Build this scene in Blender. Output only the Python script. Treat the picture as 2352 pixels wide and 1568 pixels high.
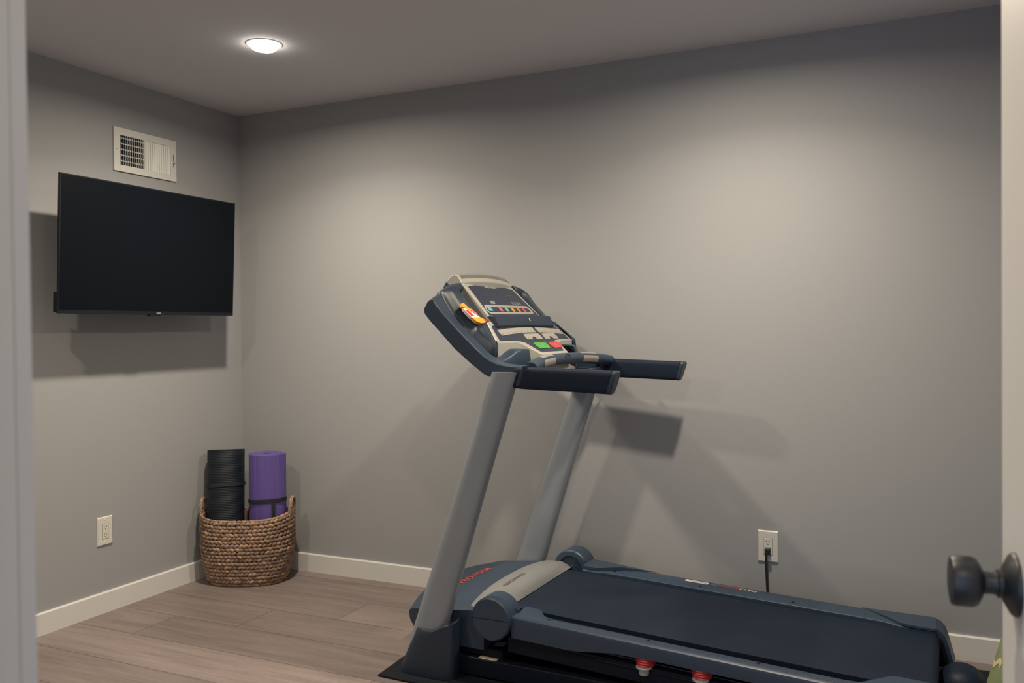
import bpy, bmesh, math, random
from mathutils import Vector, Matrix
random.seed(7)
for _o in list(bpy.data.objects): bpy.data.objects.remove(_o)
S = bpy.context.scene
COL = S.collection
PI = math.pi

# ------------------------------------------------------------------ camera, world, exposure
CAM = Vector((3.1917, -3.49251, 1.21855))
FW = Vector((-0.42044779, 0.90720177, -0.01444326))
RT = Vector((0.90731115, 0.42033606, -0.01020166))
UP = Vector((0.00318394, 0.01739379, 0.99984365))
cd = bpy.data.cameras.new('camera'); cam = bpy.data.objects.new('camera', cd); COL.objects.link(cam)
M = Matrix.Identity(4)
for i in range(3):
    M[i][0] = RT[i]; M[i][1] = UP[i]; M[i][2] = -FW[i]; M[i][3] = CAM[i]
cam.matrix_world = M
cd.sensor_fit = 'HORIZONTAL'; cd.sensor_width = 36.0; cd.lens = 1962.437 / 2352 * 36.0
cd.clip_start = 0.02; cd.clip_end = 60
cd.dof.use_dof = True; cd.dof.focus_distance = 3.1; cd.dof.aperture_fstop = 6.3
S.camera = cam

W = bpy.data.worlds.new('world'); S.world = W; W.use_nodes = True
bg = W.node_tree.nodes['Background']
bg.inputs[0].default_value = (0.60, 0.72, 1.0, 1); bg.inputs[1].default_value = 2.0

LAMP = 26.8                                     # watts of each ceiling downlight
LAMP_COL = (1.0, 0.86, 0.655)
BEAM, SPILL = math.radians(138), math.radians(169)   # main cone and wide spill of each lamp
vs = S.view_settings
vs.view_transform = 'Standard'; vs.look = 'None'; vs.gamma = 1.0; vs.use_curve_mapping = False
vs.exposure = 0.0

# ------------------------------------------------------------------ materials
def mat(name, col, rough=0.6, metal=0.0, emit=None, estr=0.0, spec=0.5, bump=0.0, bscale=400.0, var=0.0, vscale=3.0, coat=0.0):
    m = bpy.data.materials.new(name); m.use_nodes = True
    nt = m.node_tree; b = nt.nodes['Principled BSDF']
    b.inputs['Base Color'].default_value = (*col, 1); b.inputs['Roughness'].default_value = rough
    b.inputs['Metallic'].default_value = metal; b.inputs['Specular IOR Level'].default_value = spec
    b.inputs['Coat Weight'].default_value = coat
    if emit:
        b.inputs['Emission Color'].default_value = (*emit, 1); b.inputs['Emission Strength'].default_value = estr
    tc = nt.nodes.new('ShaderNodeTexCoord')
    if bump > 0:
        n = nt.nodes.new('ShaderNodeTexNoise'); n.inputs['Scale'].default_value = bscale; n.inputs['Detail'].default_value = 3
        nt.links.new(tc.outputs['Object'], n.inputs['Vector'])
        bp = nt.nodes.new('ShaderNodeBump'); bp.inputs['Strength'].default_value = bump; bp.inputs['Distance'].default_value = 0.002
        nt.links.new(n.outputs['Fac'], bp.inputs['Height']); nt.links.new(bp.outputs['Normal'], b.inputs['Normal'])
    if var > 0:
        n = nt.nodes.new('ShaderNodeTexNoise'); n.inputs['Scale'].default_value = vscale; n.inputs['Detail'].default_value = 4
        nt.links.new(tc.outputs['Object'], n.inputs['Vector'])
        r = nt.nodes.new('ShaderNodeValToRGB')
        r.color_ramp.elements[0].position = 0.3; r.color_ramp.elements[1].position = 0.7
        r.color_ramp.elements[0].color = (*[c * (1 - var) for c in col], 1)
        r.color_ramp.elements[1].color = (*[min(1, c * (1 + var)) for c in col], 1)
        nt.links.new(n.outputs['Fac'], r.inputs['Fac']); nt.links.new(r.outputs['Color'], b.inputs['Base Color'])
    return m

def floor_material():
    m = bpy.data.materials.new('oak_planks'); m.use_nodes = True
    nt = m.node_tree; N = nt.nodes; Lk = nt.links; b = N['Principled BSDF']
    geo = N.new('ShaderNodeNewGeometry'); sep = N.new('ShaderNodeSeparateXYZ'); Lk.new(geo.outputs['Position'], sep.inputs[0])
    def mth(op, a, c=None):
        n = N.new('ShaderNodeMath'); n.operation = op
        for i, v in enumerate((a, c)):
            if v is None: continue
            if isinstance(v, (int, float)): n.inputs[i].default_value = v
            else: Lk.new(v, n.inputs[i])
        return n.outputs[0]
    x, y = sep.outputs[0], sep.outputs[1]
    pw, pl = 0.2337, 1.5
    yy = mth('DIVIDE', mth('ADD', y, 0.550), pw); row = mth('FLOOR', yy); fy = mth('FRACT', yy)
    # end joints step by a fifth of a plank or so from row to row
    off = mth('MULTIPLY', row, 0.334)
    off = mth('ADD', off, mth('MULTIPLY', mth('FRACT', mth('MULTIPLY', mth('SUBTRACT', row, 1), 0.5)), 0.0))
    xx = mth('DIVIDE', mth('SUBTRACT', mth('SUBTRACT', x, 0.668 + 0.334), off), pl); cl = mth('FLOOR', xx); fx = mth('FRACT', xx)
    cmb = N.new('ShaderNodeCombineXYZ'); Lk.new(row, cmb.inputs[0]); Lk.new(cl, cmb.inputs[1])
    wn = N.new('ShaderNodeTexWhiteNoise'); wn.noise_dimensions = '2D'; Lk.new(cmb.outputs[0], wn.inputs['Vector'])
    gx = mth('ADD', mth('MULTIPLY', x, 0.9), mth('MULTIPLY', wn.outputs['Value'], 37.0))
    gv = N.new('ShaderNodeCombineXYZ'); Lk.new(gx, gv.inputs[0]); Lk.new(mth('MULTIPLY', y, 9.0), gv.inputs[1]); Lk.new(mth('MULTIPLY', row, 3.7), gv.inputs[2])
    g1 = N.new('ShaderNodeTexNoise'); g1.inputs['Scale'].default_value = 2.0; g1.inputs['Detail'].default_value = 6; g1.inputs['Roughness'].default_value = 0.62; g1.inputs['Distortion'].default_value = 0.35
    Lk.new(gv.outputs[0], g1.inputs['Vector'])
    gv2 = N.new('ShaderNodeCombineXYZ'); Lk.new(mth('MULTIPLY', gx, 4.0), gv2.inputs[0]); Lk.new(mth('MULTIPLY', y, 160.0), gv2.inputs[1])
    g2 = N.new('ShaderNodeTexNoise'); g2.inputs['Scale'].default_value = 1.0; g2.inputs['Detail'].default_value = 3
    Lk.new(gv2.outputs[0], g2.inputs['Vector'])
    gsum = mth('ADD', mth('MULTIPLY', g1.outputs['Fac'], 0.60), mth('MULTIPLY', g2.outputs['Fac'], 0.40))
    ramp = N.new('ShaderNodeValToRGB'); e = ramp.color_ramp.elements
    e[0].position = 0.30; e[0].color = (0.124, 0.100, 0.099, 1)
    e[1].position = 0.70; e[1].color = (0.240, 0.199, 0.190, 1)
    md = e.new(0.5); md.color = (0.186, 0.151, 0.146, 1)
    Lk.new(gsum, ramp.inputs['Fac'])
    hv = N.new('ShaderNodeHueSaturation'); Lk.new(ramp.outputs['Color'], hv.inputs['Color'])
    Lk.new(mth('ADD', mth('MULTIPLY', wn.outputs['Value'], 0.34), 0.82), hv.inputs['Value'])
    # seams
    ey = mth('MULTIPLY', mth('MINIMUM', fy, mth('SUBTRACT', 1.0, fy)), pw)
    ex = mth('MULTIPLY', mth('MINIMUM', fx, mth('SUBTRACT', 1.0, fx)), pl)
    ed = mth('MINIMUM', ey, ex)
    mr = N.new('ShaderNodeMapRange'); mr.inputs['From Min'].default_value = 0.0006; mr.inputs['From Max'].default_value = 0.0030
    mr.inputs['To Min'].default_value = 0.45; mr.inputs['To Max'].default_value = 1.0; Lk.new(ed, mr.inputs['Value'])
    mx = N.new('ShaderNodeMix'); mx.data_type = 'RGBA'; mx.blend_type = 'MULTIPLY'; mx.inputs['Factor'].default_value = 1.0
    Lk.new(hv.outputs['Color'], mx.inputs['A']); Lk.new(mr.outputs['Result'], mx.inputs['B']); Lk.new(mx.outputs['Result'], b.inputs['Base Color'])
    b.inputs['Roughness'].default_value = 0.52; b.inputs['Specular IOR Level'].default_value = 0.4
    bp = N.new('ShaderNodeBump'); bp.inputs['Strength'].default_value = 0.25; bp.inputs['Distance'].default_value = 0.001
    Lk.new(mth('ADD', mth('MULTIPLY', gsum, 0.6), mr.outputs['Result']), bp.inputs['Height']); Lk.new(bp.outputs['Normal'], b.inputs['Normal'])
    return m

def weave_material():
    m = bpy.data.materials.new('water_hyacinth'); m.use_nodes = True
    nt = m.node_tree; b = nt.nodes['Principled BSDF']
    g = nt.nodes.new('ShaderNodeNewGeometry'); r = nt.nodes.new('ShaderNodeValToRGB'); e = r.color_ramp.elements
    e[0].color = (0.17, 0.105, 0.078, 1); e[1].color = (0.40, 0.255, 0.165, 1)
    a = e.new(0.35); a.color = (0.245, 0.158, 0.115, 1); a = e.new(0.62); a.color = (0.255, 0.185, 0.15, 1); a = e.new(0.8); a.color = (0.31, 0.195, 0.13, 1)
    nt.links.new(g.outputs['Random Per Island'], r.inputs['Fac'])
    tc = nt.nodes.new('ShaderNodeTexCoord'); n = nt.nodes.new('ShaderNodeTexNoise'); n.inputs['Scale'].default_value = 220
    nt.links.new(tc.outputs['Object'], n.inputs['Vector'])
    mx = nt.nodes.new('ShaderNodeMix'); mx.data_type = 'RGBA'; mx.blend_type = 'OVERLAY'; mx.inputs['Factor'].default_value = 0.55
    nt.links.new(r.outputs['Color'], mx.inputs['A']); nt.links.new(n.outputs['Fac'], mx.inputs['B']); nt.links.new(mx.outputs['Result'], b.inputs['Base Color'])
    b.inputs['Roughness'].default_value = 0.75
    return m

MT = {
    'wall': mat('painted_wall', (0.308, 0.317, 0.338), 0.9, bump=0.08, bscale=260, spec=0.25),
    'ceil': mat('ceiling_paint', (0.60, 0.60, 0.645), 0.95, bump=0.05, bscale=260, spec=0.2),
    'trim': mat('white_trim', (0.62, 0.62, 0.625), 0.42, spec=0.4),
    'door': mat('door_paint', (0.60, 0.585, 0.555), 0.45, spec=0.4),
    'floor': floor_material(),
    'weave': weave_material(),
    'plate': mat('outlet_plastic', (0.62, 0.61, 0.57), 0.4),
    'slot': mat('slot_black', (0.02, 0.02, 0.022), 0.7),
    'vent': mat('vent_enamel', (0.62, 0.62, 0.61), 0.45),
    'duct': mat('duct_dark', (0.020, 0.028, 0.045), 0.6),
    'tvscreen': mat('tv_glass', (0.0030, 0.0048, 0.0085), 0.42, spec=0.09),
    'tvbody': mat('tv_plastic', (0.007, 0.010, 0.017), 0.45, spec=0.25),
    'logo': mat('logo_grey', (0.42, 0.44, 0.47), 0.35),
    'navy': mat('navy_plastic', (0.024, 0.043, 0.076), 0.42, bump=0.12, bscale=900),
    'navyd': mat('dark_navy_plastic', (0.015, 0.027, 0.050), 0.40, bump=0.15, bscale=1200),
    'grip': mat('black_rubber_grip', (0.0060, 0.0125, 0.0280), 0.50, bump=0.2, bscale=700, spec=0.22),
    'black': mat('black_steel', (0.0055, 0.0085, 0.0165), 0.5, spec=0.16),
    'void': mat('black_core', (0.003, 0.0045, 0.007), 0.8, spec=0.2),
    'belt': mat('running_belt', (0.0095, 0.0165, 0.0320), 0.70, spec=0.16, bump=0.25, bscale=600, var=0.12, vscale=5),
    'upr': mat('silver_paint', (0.240, 0.268, 0.315), 0.40, metal=0.15, var=0.04, vscale=9),
    'silver': mat('champagne_silver', (0.40, 0.395, 0.37), 0.38, metal=0.1),
    'bandsilver': mat('hood_silver', (0.205, 0.212, 0.222), 0.42, metal=0.1),
    'meshdark': mat('speaker_holes', (0.10, 0.10, 0.10), 0.7),
    'mesh': mat('speaker_mesh', (0.30, 0.295, 0.28), 0.5),
    'panel': mat('overlay_film', (0.020, 0.029, 0.055), 0.32),
    'keygrey': mat('membrane_key', (0.34, 0.325, 0.30), 0.45),
    'green': mat('start_key', (0.075, 0.36, 0.055), 0.4),
    'red': mat('stop_key', (0.56, 0.065, 0.070), 0.4),
    'blue': mat('blue_key', (0.10, 0.42, 0.62), 0.4),
    'pink': mat('pink_key', (0.62, 0.13, 0.20), 0.4),
    'mint': mat('mint_key', (0.16, 0.46, 0.18), 0.4),
    'amber': mat('amber_key', (0.60, 0.30, 0.05), 0.4),
    'orange': mat('orange_key', (0.60, 0.17, 0.08), 0.4),
    'txt': mat('white_print', (0.58, 0.58, 0.57), 0.5),
    'txtdim': mat('faint_print', (0.22, 0.23, 0.26), 0.5),
    'txtdark': mat('dark_print', (0.07, 0.07, 0.075), 0.5),
    'txtred': mat('red_print', (0.55, 0.065, 0.055), 0.5),
    'steel': mat('pulse_steel', (0.44, 0.40, 0.37), 0.38, metal=0.55),
    'cushion': mat('red_elastomer', (0.52, 0.040, 0.050), 0.4),
    'cushbase': mat('cushion_base', (0.36, 0.345, 0.34), 0.5),
    'sticker': mat('warning_label', (0.50, 0.47, 0.34), 0.5),
    'mat': mat('rubber_floor_mat', (0.006, 0.009, 0.015), 0.75, spec=0.2, bump=0.5, bscale=350),
    'ymblack': mat('black_foam', (0.008, 0.013, 0.022), 0.5, spec=0.35),
    'ympurple': mat('purple_foam', (0.108, 0.074, 0.285), 0.6, spec=0.35),
    'strap': mat('black_strap', (0.010, 0.013, 0.018), 0.7),
    'bronze': mat('matt_black_knob', (0.009, 0.012, 0.017), 0.42),
    'cord': mat('cord_black', (0.010, 0.015, 0.020), 0.45),
    'lens': mat('lamp_lens', (0.9, 0.9, 0.9), 0.5, emit=(1.0, 0.93, 0.82), estr=30.0),
    'lamptrim': mat('lamp_glow_trim', (0.72, 0.70, 0.66), 0.5, emit=(1.0, 0.90, 0.76), estr=0.10),  # faint emission on the trim ring imitates the halo round the lens
    'greenmat': mat('green_foam', (0.185, 0.225, 0.120), 0.7, bump=0.3, bscale=120),
    'tag': mat('cream_print', (0.55, 0.47, 0.27), 0.6),
    'toyo': mat('orange_felt', (0.78, 0.34, 0.03), 0.7),
    'toyr': mat('red_felt', (0.55, 0.035, 0.045), 0.7),
    'toyw': mat('white_felt', (0.75, 0.66, 0.62), 0.7),
    'hall': mat('hall_wall_paint', (0.42, 0.41, 0.40), 0.9),
}

# ------------------------------------------------------------------ mesh helpers
def mk(name, verts, faces, m, parent=None, smooth=None, bevel=0.0, seg=2, mats=None, fm=None):
    me = bpy.data.meshes.new(name); me.from_pydata([tuple(v) for v in verts], [], faces)
    bm = bmesh.new(); bm.from_mesh(me); bmesh.ops.recalc_face_normals(bm, faces=bm.faces); bm.to_mesh(me); bm.free()
    for mm in (mats or [m]): me.materials.append(MT[mm])
    if fm:
        for i, p in enumerate(me.polygons): p.material_index = fm[i]
    o = bpy.data.objects.new(name, me); COL.objects.link(o)
    if parent is not None: o.parent = parent
    if smooth:
        me.polygons.foreach_set('use_smooth', [True] * len(me.polygons)); me.set_sharp_from_angle(angle=math.radians(smooth))
    if bevel > 0:
        b = o.modifiers.new('bevel', 'BEVEL'); b.width = bevel; b.segments = seg; b.limit_method = 'ANGLE'; b.angle_limit = math.radians(30)
        me.polygons.foreach_set('use_smooth', [True] * len(me.polygons)); b.harden_normals = True
    return o

class G:
    """collects geometry for ONE mesh"""
    def __init__(s): s.v = []; s.f = []; s.m = []
    def add(s, V, F, mi=0):
        k = len(s.v); s.v += [Vector(v) for v in V]; s.f += [tuple(i + k for i in f) for f in F]; s.m += [mi] * len(F); return s
    def box(s, a, b, mi=0):
        (x0, y0, z0), (x1, y1, z1) = a, b
        V = [(x0, y0, z0), (x1, y0, z0), (x1, y1, z0), (x0, y1, z0), (x0, y0, z1), (x1, y0, z1), (x1, y1, z1), (x0, y1, z1)]
        return s.add(V, [(0, 3, 2, 1), (4, 5, 6, 7), (0, 1, 5, 4), (1, 2, 6, 5), (2, 3, 7, 6), (3, 0, 4, 7)], mi)
    def prism(s, A, B, mi=0):
        n = len(A); F = [tuple(range(n))[::-1], tuple(range(n, 2 * n))] + [(i, (i + 1) % n, n + (i + 1) % n, n + i) for i in range(n)]
        return s.add(list(A) + list(B), F, mi)
    def loft(s, rings, cap=True, closed=True, mi=0):
        n = len(rings[0]); V = [p for r in rings for p in r]; F = []
        for k in range(len(rings) - 1):
            for i in range(n if closed else n - 1):
                j = (i + 1) % n; F.append((k * n + i, k * n + j, (k + 1) * n + j, (k + 1) * n + i))
        if cap: F.append(tuple(range(n))[::-1]); F.append(tuple((len(rings) - 1) * n + i for i in range(n)))
        return s.add(V, F, mi)
    def lathe(s, prof, c, ax=(0, 0, 1), n=40, mi=0):
        ax = Vector(ax).normalized(); t = ax.orthogonal().normalized(); b = ax.cross(t); c = Vector(c)
        rings = [[c + ax * h + (t * math.cos(2 * PI * i / n) + b * math.sin(2 * PI * i / n)) * max(r, 1e-5) for i in range(n)] for r, h in prof]
        return s.loft(rings, True, True, mi)
    def tube(s, pts, r, n=12, mi=0, cap=True, flat=1.0):
        pts = [Vector(p) for p in pts]; rings = []; up = None
        for i, p in enumerate(pts):
            d = (pts[min(i + 1, len(pts) - 1)] - pts[max(i - 1, 0)]).normalized()
            if up is None: up = d.orthogonal().normalized()
            up = (up - d * up.dot(d)).normalized(); sd = d.cross(up)
            rr = r[i] if isinstance(r, (list, tuple)) else r
            rings.append([p + (up * math.cos(2 * PI * k / n) + sd * math.sin(2 * PI * k / n) * flat) * rr for k in range(n)])
        return s.loft(rings, cap, True, mi)
    def obj(s, name, m, parent=None, **k):
        if isinstance(m, (list, tuple)): return mk(name, s.v, s.f, None, parent, mats=m, fm=s.m, **k)
        return mk(name, s.v, s.f, m, parent, **k)

def tag(o, label=None, cat=None, group=None, kind=None):
    if label: o['label'] = label
    if cat: o['category'] = cat
    if group: o['group'] = group
    if kind: o['kind'] = kind
    return o
def empty(name, loc, rz=0.0):
    o = bpy.data.objects.new(name, None); COL.objects.link(o); o.location = loc; o.rotation_euler = (0, 0, rz); o.empty_display_size = 0.1
    return o
def copy_tree(o, parent=None):
    c = o.copy(); COL.objects.link(c)
    if parent is not None: c.parent = parent
    for ch in list(o.children): copy_tree(ch, c)
    return c
def text(name, s, size, origin, xd, yd, m, parent=None, lift=0.0006, sx=1.0, align='LEFT', bold=0.0, shear=0.0):
    """flat lettering as mesh: baseline direction xd, letter-up direction yd"""
    cu = bpy.data.curves.new(name, 'FONT'); cu.body = s; cu.size = size; cu.align_x = align; cu.offset = bold; cu.shear = shear
    to = bpy.data.objects.new(name, cu); COL.objects.link(to)
    dg = bpy.context.evaluated_depsgraph_get(); me = bpy.data.meshes.new_from_object(to.evaluated_get(dg))
    bpy.data.objects.remove(to)
    xd = Vector(xd).normalized(); yd = Vector(yd); yd = (yd - xd * yd.dot(xd)).normalized(); zd = xd.cross(yd); o0 = Vector(origin)
    for v in me.vertices: v.co = o0 + xd * v.co.x * sx + yd * v.co.y + zd * lift
    me.materials.clear(); me.materials.append(MT[m]); me.name = name
    o = bpy.data.objects.new(name, me); COL.objects.link(o)
    if parent is not None: o.parent = parent
    return o
def poly_round(pts, rad, n=4):
    out = []; k = len(pts)
    for i in range(k):
        p = Vector(pts[i]); a = Vector(pts[i - 1]) - p; b = Vector(pts[(i + 1) % k]) - p
        r = min(rad, a.length * 0.45, b.length * 0.45); A = p + a.normalized() * r; B = p + b.normalized() * r
        for j in range(n + 1):
            t = j / n; out.append(tuple((1 - t) ** 2 * A + 2 * t * (1 - t) * p + t * t * B))
    return out
def lerp(a, b, t): return a + (b - a) * t
def sstep(a, b, x):
    t = max(0.0, min(1.0, (x - a) / (b - a))); return t * t * (3 - 2 * t)
def interp(tab, x):
    if x <= tab[0][0]: return tab[0][1]
    for (a, va), (b, vb) in zip(tab, tab[1:]):
        if x <= b: return va + (vb - va) * (x - a) / (b - a)
    return tab[-1][1]

# ------------------------------------------------------------------ the setting
H = 2.35; XR = 3.72; YF = -3.095; YH = -5.0
OPL, OPR = 2.624, 3.370                          # doorway between these x
WT = 0.115                                       # front wall thickness
def struct(g, name, m, label, **k): return tag(g.obj(name, m, **k), label, name.split('_')[0], None, 'structure')
struct(G().box((-0.12, YH - 0.1, -0.08), (XR + 0.12, 0.12, 0.0)), 'floor', 'floor', 'floor of greyed brown oak planks running along the long wall')
struct(G().box((-0.12, YF - WT, H), (XR + 0.12, 0.12, H + 0.08)), 'ceiling', 'ceil', 'smooth white ceiling with a round downlight')
struct(G().box((-0.12, YF - WT, 0), (0, 0.12, H)), 'wall_left', 'wall', 'grey wall that carries the television and the vent')
struct(G().box((0, 0, 0), (XR, 0.12, H)), 'wall_back', 'wall', 'long grey wall behind the treadmill')
struct(G().box((XR, YF - WT, 0), (XR + 0.12, 0.12, H)), 'wall_right', 'wall', 'grey wall behind the open door')
g = G()
g.box((0, YF - WT, 0), (OPL - 0.02, YF, H)); g.box((OPR + 0.02, YF - WT, 0), (XR, YF, H)); g.box((OPL - 0.02, YF - WT, 2.06), (OPR + 0.02, YF, H))
struct(g, 'wall_front', 'wall', 'grey wall with the doorway the camera looks through')
def baseboard(name, a, b, n, label):
    # a->b along the wall, n = direction into the room
    a = Vector(a); b = Vector(b); n = Vector(n)
    prof = [(0, 0), (0.0135, 0), (0.0135, 0.086), (0.0095, 0.0905), (0, 0.0905)]
    G_ = G().prism([a + n * p + Vector((0, 0, z)) for p, z in prof], [b + n * p + Vector((0, 0, z)) for p, z in prof])
    return tag(G_.obj(name, 'trim'), label, 'baseboard', None, 'structure')
baseboard('baseboard_left', (0, YF, 0), (0, 0, 0), (1, 0, 0), 'white baseboard under the television wall')
baseboard('baseboard_back', (0.0136, 0, 0), (XR, 0, 0), (0, -1, 0), 'white baseboard along the long wall behind the treadmill')
baseboard('baseboard_right', (XR, -0.014, 0), (XR, YF, 0), (-1, 0, 0), 'white baseboard behind the open door')
# door jambs and casing
g = G()
g.box((OPL - 0.02, YF - WT - 0.001, 0), (OPL, YF - 0.0015, 2.04)); g.box((OPR, YF - WT - 0.001, 0), (OPR + 0.02, YF + 0.001, 2.04)); g.box((OPL - 0.02, YF - WT - 0.001, 2.04), (OPR + 0.02, YF + 0.001, 2.06))
g.box((OPL, YF - 0.050, 0), (OPL + 0.011, YF - 0.038, 2.04))
struct(g, 'trim_1', 'trim', 'white door jamb at the left edge of the view')
g = G(); cw = 0.07
def casing(g, x0, x1):
    prof = [(x0, 0.0), (x0, 0.0125), (x0 + (x1 - x0) * 0.15, 0.011), (x0 + (x1 - x0) * 0.8, 0.017), (x1, 0.017), (x1, 0.0)]
    g.prism([(x, YF + y, 0) for x, y in prof], [(x, YF + y, 2.115) for x, y in prof])
casing(g, OPL - 0.0012, OPL - 0.0012 - cw); casing(g, OPR + 0.005, OPR + 0.005 + cw); g.box((OPL - 0.005, YF, 2.045), (OPR + 0.005, YF + 0.016, 2.115))
struct(g, 'trim_2', 'trim', 'white casing around the doorway on the room side')
# hall
struct(G().box((OPL - 1.2, YH - 0.1, 0), (OPL - 1.1, YF - WT, H)), 'wall_hall', 'hall', 'hall wall outside the doorway, out of the picture')
struct(G().box((3.66, YH - 0.1, 0), (3.76, YF - WT, H)), 'wall_sky_block', 'hall', 'unseen hall wall added to keep sky light off the jamb')  # added out of view to shield the jamb from the blue world light
struct(G().box((OPL - 1.2, YH - 0.1, H), (3.76, YF - WT, H + 0.08)), 'ceiling_hall', 'ceil', 'hall ceiling outside the doorway, out of the picture')

# open door, hinged at the right jamb
hinge = Vector((3.3622, -3.0952, 0)); dd = Vector((-0.10216, 0.99477, 0)); dn = Vector((-0.99477, -0.10216, 0))
dr = empty('door_1', hinge); tag(dr, 'white door standing open into the room at the right edge', 'door', None, 'structure')
th = 0.035; dw = 0.7215
def dp(a, b, z): return dd * a + dn * b + Vector((0, 0, z))
g = G()
g.prism([dp(0.004, 0, 0.012), dp(dw, 0, 0.012), dp(dw, -th, 0.012), dp(0.004, -th, 0.012)], [dp(0.004, 0, 2.03), dp(dw, 0, 2.03), dp(dw, -th, 2.03), dp(0.004, -th, 2.03)])
g.obj('slab', 'door', dr, bevel=0.0015)
kz = 0.941; ka = 0.652
kb = G(); kc = dp(ka, 0, kz)
kn = G().lathe([(0.0, 0), (0.0335, 0), (0.0335, 0.003), (0.031, 0.006), (0.020, 0.012), (0.0150, 0.014), (0.0150, 0.018), (0.0125, 0.019), (0.0115, 0.024), (0.0120, 0.031), (0.0185, 0.034), (0.0250, 0.038), (0.0268, 0.043), (0.0268, 0.060), (0.0255, 0.0628), (0.022, 0.0635), (0.0, 0.0635)], kc, dn, 56).obj('door_knob', 'bronze', dr, smooth=40)
kn['label'] = 'matt black round door knob'
g = G()
for z in (0.25, 1.02, 1.80): g.tube([hinge * 0 + dd * 0.0 + dn * 0.006 + Vector((0, 0, z - 0.045)), dn * 0.006 + Vector((0, 0, z + 0.045))], 0.006)
g.obj('hinge', 'bronze', dr)

# ------------------------------------------------------------------ ceiling lights
def downlight(x, y, label, k=1.0):
    r = empty('ceiling_light', (x, y, H)); tag(r, label, 'ceiling light', 'round ceiling downlights')
    G().lathe([(0.047, -0.0005), (0.070, -0.0005), (0.069, -0.0022), (0.062, -0.0040), (0.047, -0.0045)], (0, 0, 0), n=64).obj('glow_trim', 'lamptrim', r, smooth=40)  # plain trim ring, its own glow stands in for the lamp's halo
    ln = G().lathe([(0.0, -0.0025), (0.048, -0.003), (0.048, -0.0170), (0.044, -0.0205), (0.03, -0.0222), (0.0, -0.0228)], (0, 0, 0), n=64).obj('lens', 'lens', r, smooth=40)
    for nm, sp, f in (('beam', BEAM, 0.42), ('spill', SPILL, 0.58)):
        ld = bpy.data.lights.new(nm, 'AREA'); ld.shape = 'DISK'; ld.size = 0.09; ld.energy = LAMP * k * f; ld.color = LAMP_COL; ld.spread = sp
        lo = bpy.data.objects.new(nm, ld); COL.objects.link(lo); lo.parent = r; lo.location = (0, 0, -0.0245)
    return r
downlight(0.895, -0.830, 'lit round white downlight in the ceiling near the corner above the television', 1.10)
downlight(2.645, -0.800, 'lit round downlight in the ceiling above the treadmill deck, just out of the picture', 1.06)
downlight(0.880, -2.250, 'lit round downlight in the ceiling towards the camera on the television side', 0.60)
downlight(2.645, -2.250, 'lit round downlight in the ceiling nearest to the doorway', 0.40)
jamb_fill = downlight(3.30, -3.72, 'unseen downlight added in the hall to brighten the door jamb', 0.22)  # added fill lamp, unseen, placed to light the left jamb warmly

# ------------------------------------------------------------------ television on its wall arm
TV0 = Vector((0, -0.7352, 1.572))
tv = empty('television', TV0); tag(tv, 'black flat screen television tilted down on the left wall under the vent', 'television')
def tp(y, z, d):
    """y across, z up along the panel, d behind the front (towards the wall)"""
    q = Vector((0.1975, 0, 0)) + Vector((0.0455, 0, 0.999)) * z + Vector((-0.999, 0, 0.0455)) * d; return Vector((q.x, y, q.z))
def tbox(g, y0, y1, z0, z1, d0, d1, mi=0):
    return g.prism([tp(y0, z0, d0), tp(y1, z0, d0), tp(y1, z1, d0), tp(y0, z1, d0)], [tp(y0, z0, d1), tp(y1, z0, d1), tp(y1, z1, d1), tp(y0, z1, d1)], mi)
tw, tz = 0.4755, 0.2745
tbox(G(), -tw, tw, -tz, tz, 0.0008, 0.012).obj('panel', 'tvbody', tv, bevel=0.0012)
tbox(G(), -tw + 0.005, tw - 0.005, -tz + 0.016, tz - 0.005, 0.0, 0.004).obj('screen', 'tvscreen', tv)
g = G(); a = [tp(-0.44, -tz + 0.002, 0.012), tp(0.44, -tz + 0.002, 0.012), tp(0.44, 0.03, 0.012), tp(-0.44, 0.03, 0.012)]
b = [tp(-0.42, -tz + 0.004, 0.072), tp(0.42, -tz + 0.004, 0.072), tp(0.42, -0.08, 0.072), tp(-0.42, -0.08, 0.072)]
g.prism(a, b).obj('back_housing', 'tvbody', tv, bevel=0.006)
tbox(G(), -0.4475, -0.43, -tz + 0.003, -tz + 0.085, 0.012, 0.070).obj('side_speaker', 'tvbody', tv, bevel=0.003)
tbox(G(), -0.030, 0.030, -tz - 0.0055, -tz + 0.001, 0.001, 0.02).obj('infrared_sensor', 'tvbody', tv, bevel=0.002)
text('lettering', 'Roku', 0.0125, tp(0.004, -tz + 0.0038, 0), (0, 1, 0), (0.0455, 0, 0.999), 'logo', tv, sx=0.95, bold=0.0002)
G().box((0.0005, -0.11, -0.11), (0.012, 0.11, 0.11)).obj('wall_plate', 'black', tv, bevel=0.002)
g = G(); g.tube([(0.012, 0.0, -0.02), (0.09, 0.05, -0.02), (0.125, 0.0, -0.02)], 0.016, 8); g.tube([(0.012, 0.0, 0.03), (0.09, 0.05, 0.03), (0.16, 0.0, 0.03)], 0.016, 8)
g.obj('mount_arm', 'black', tv)

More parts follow.
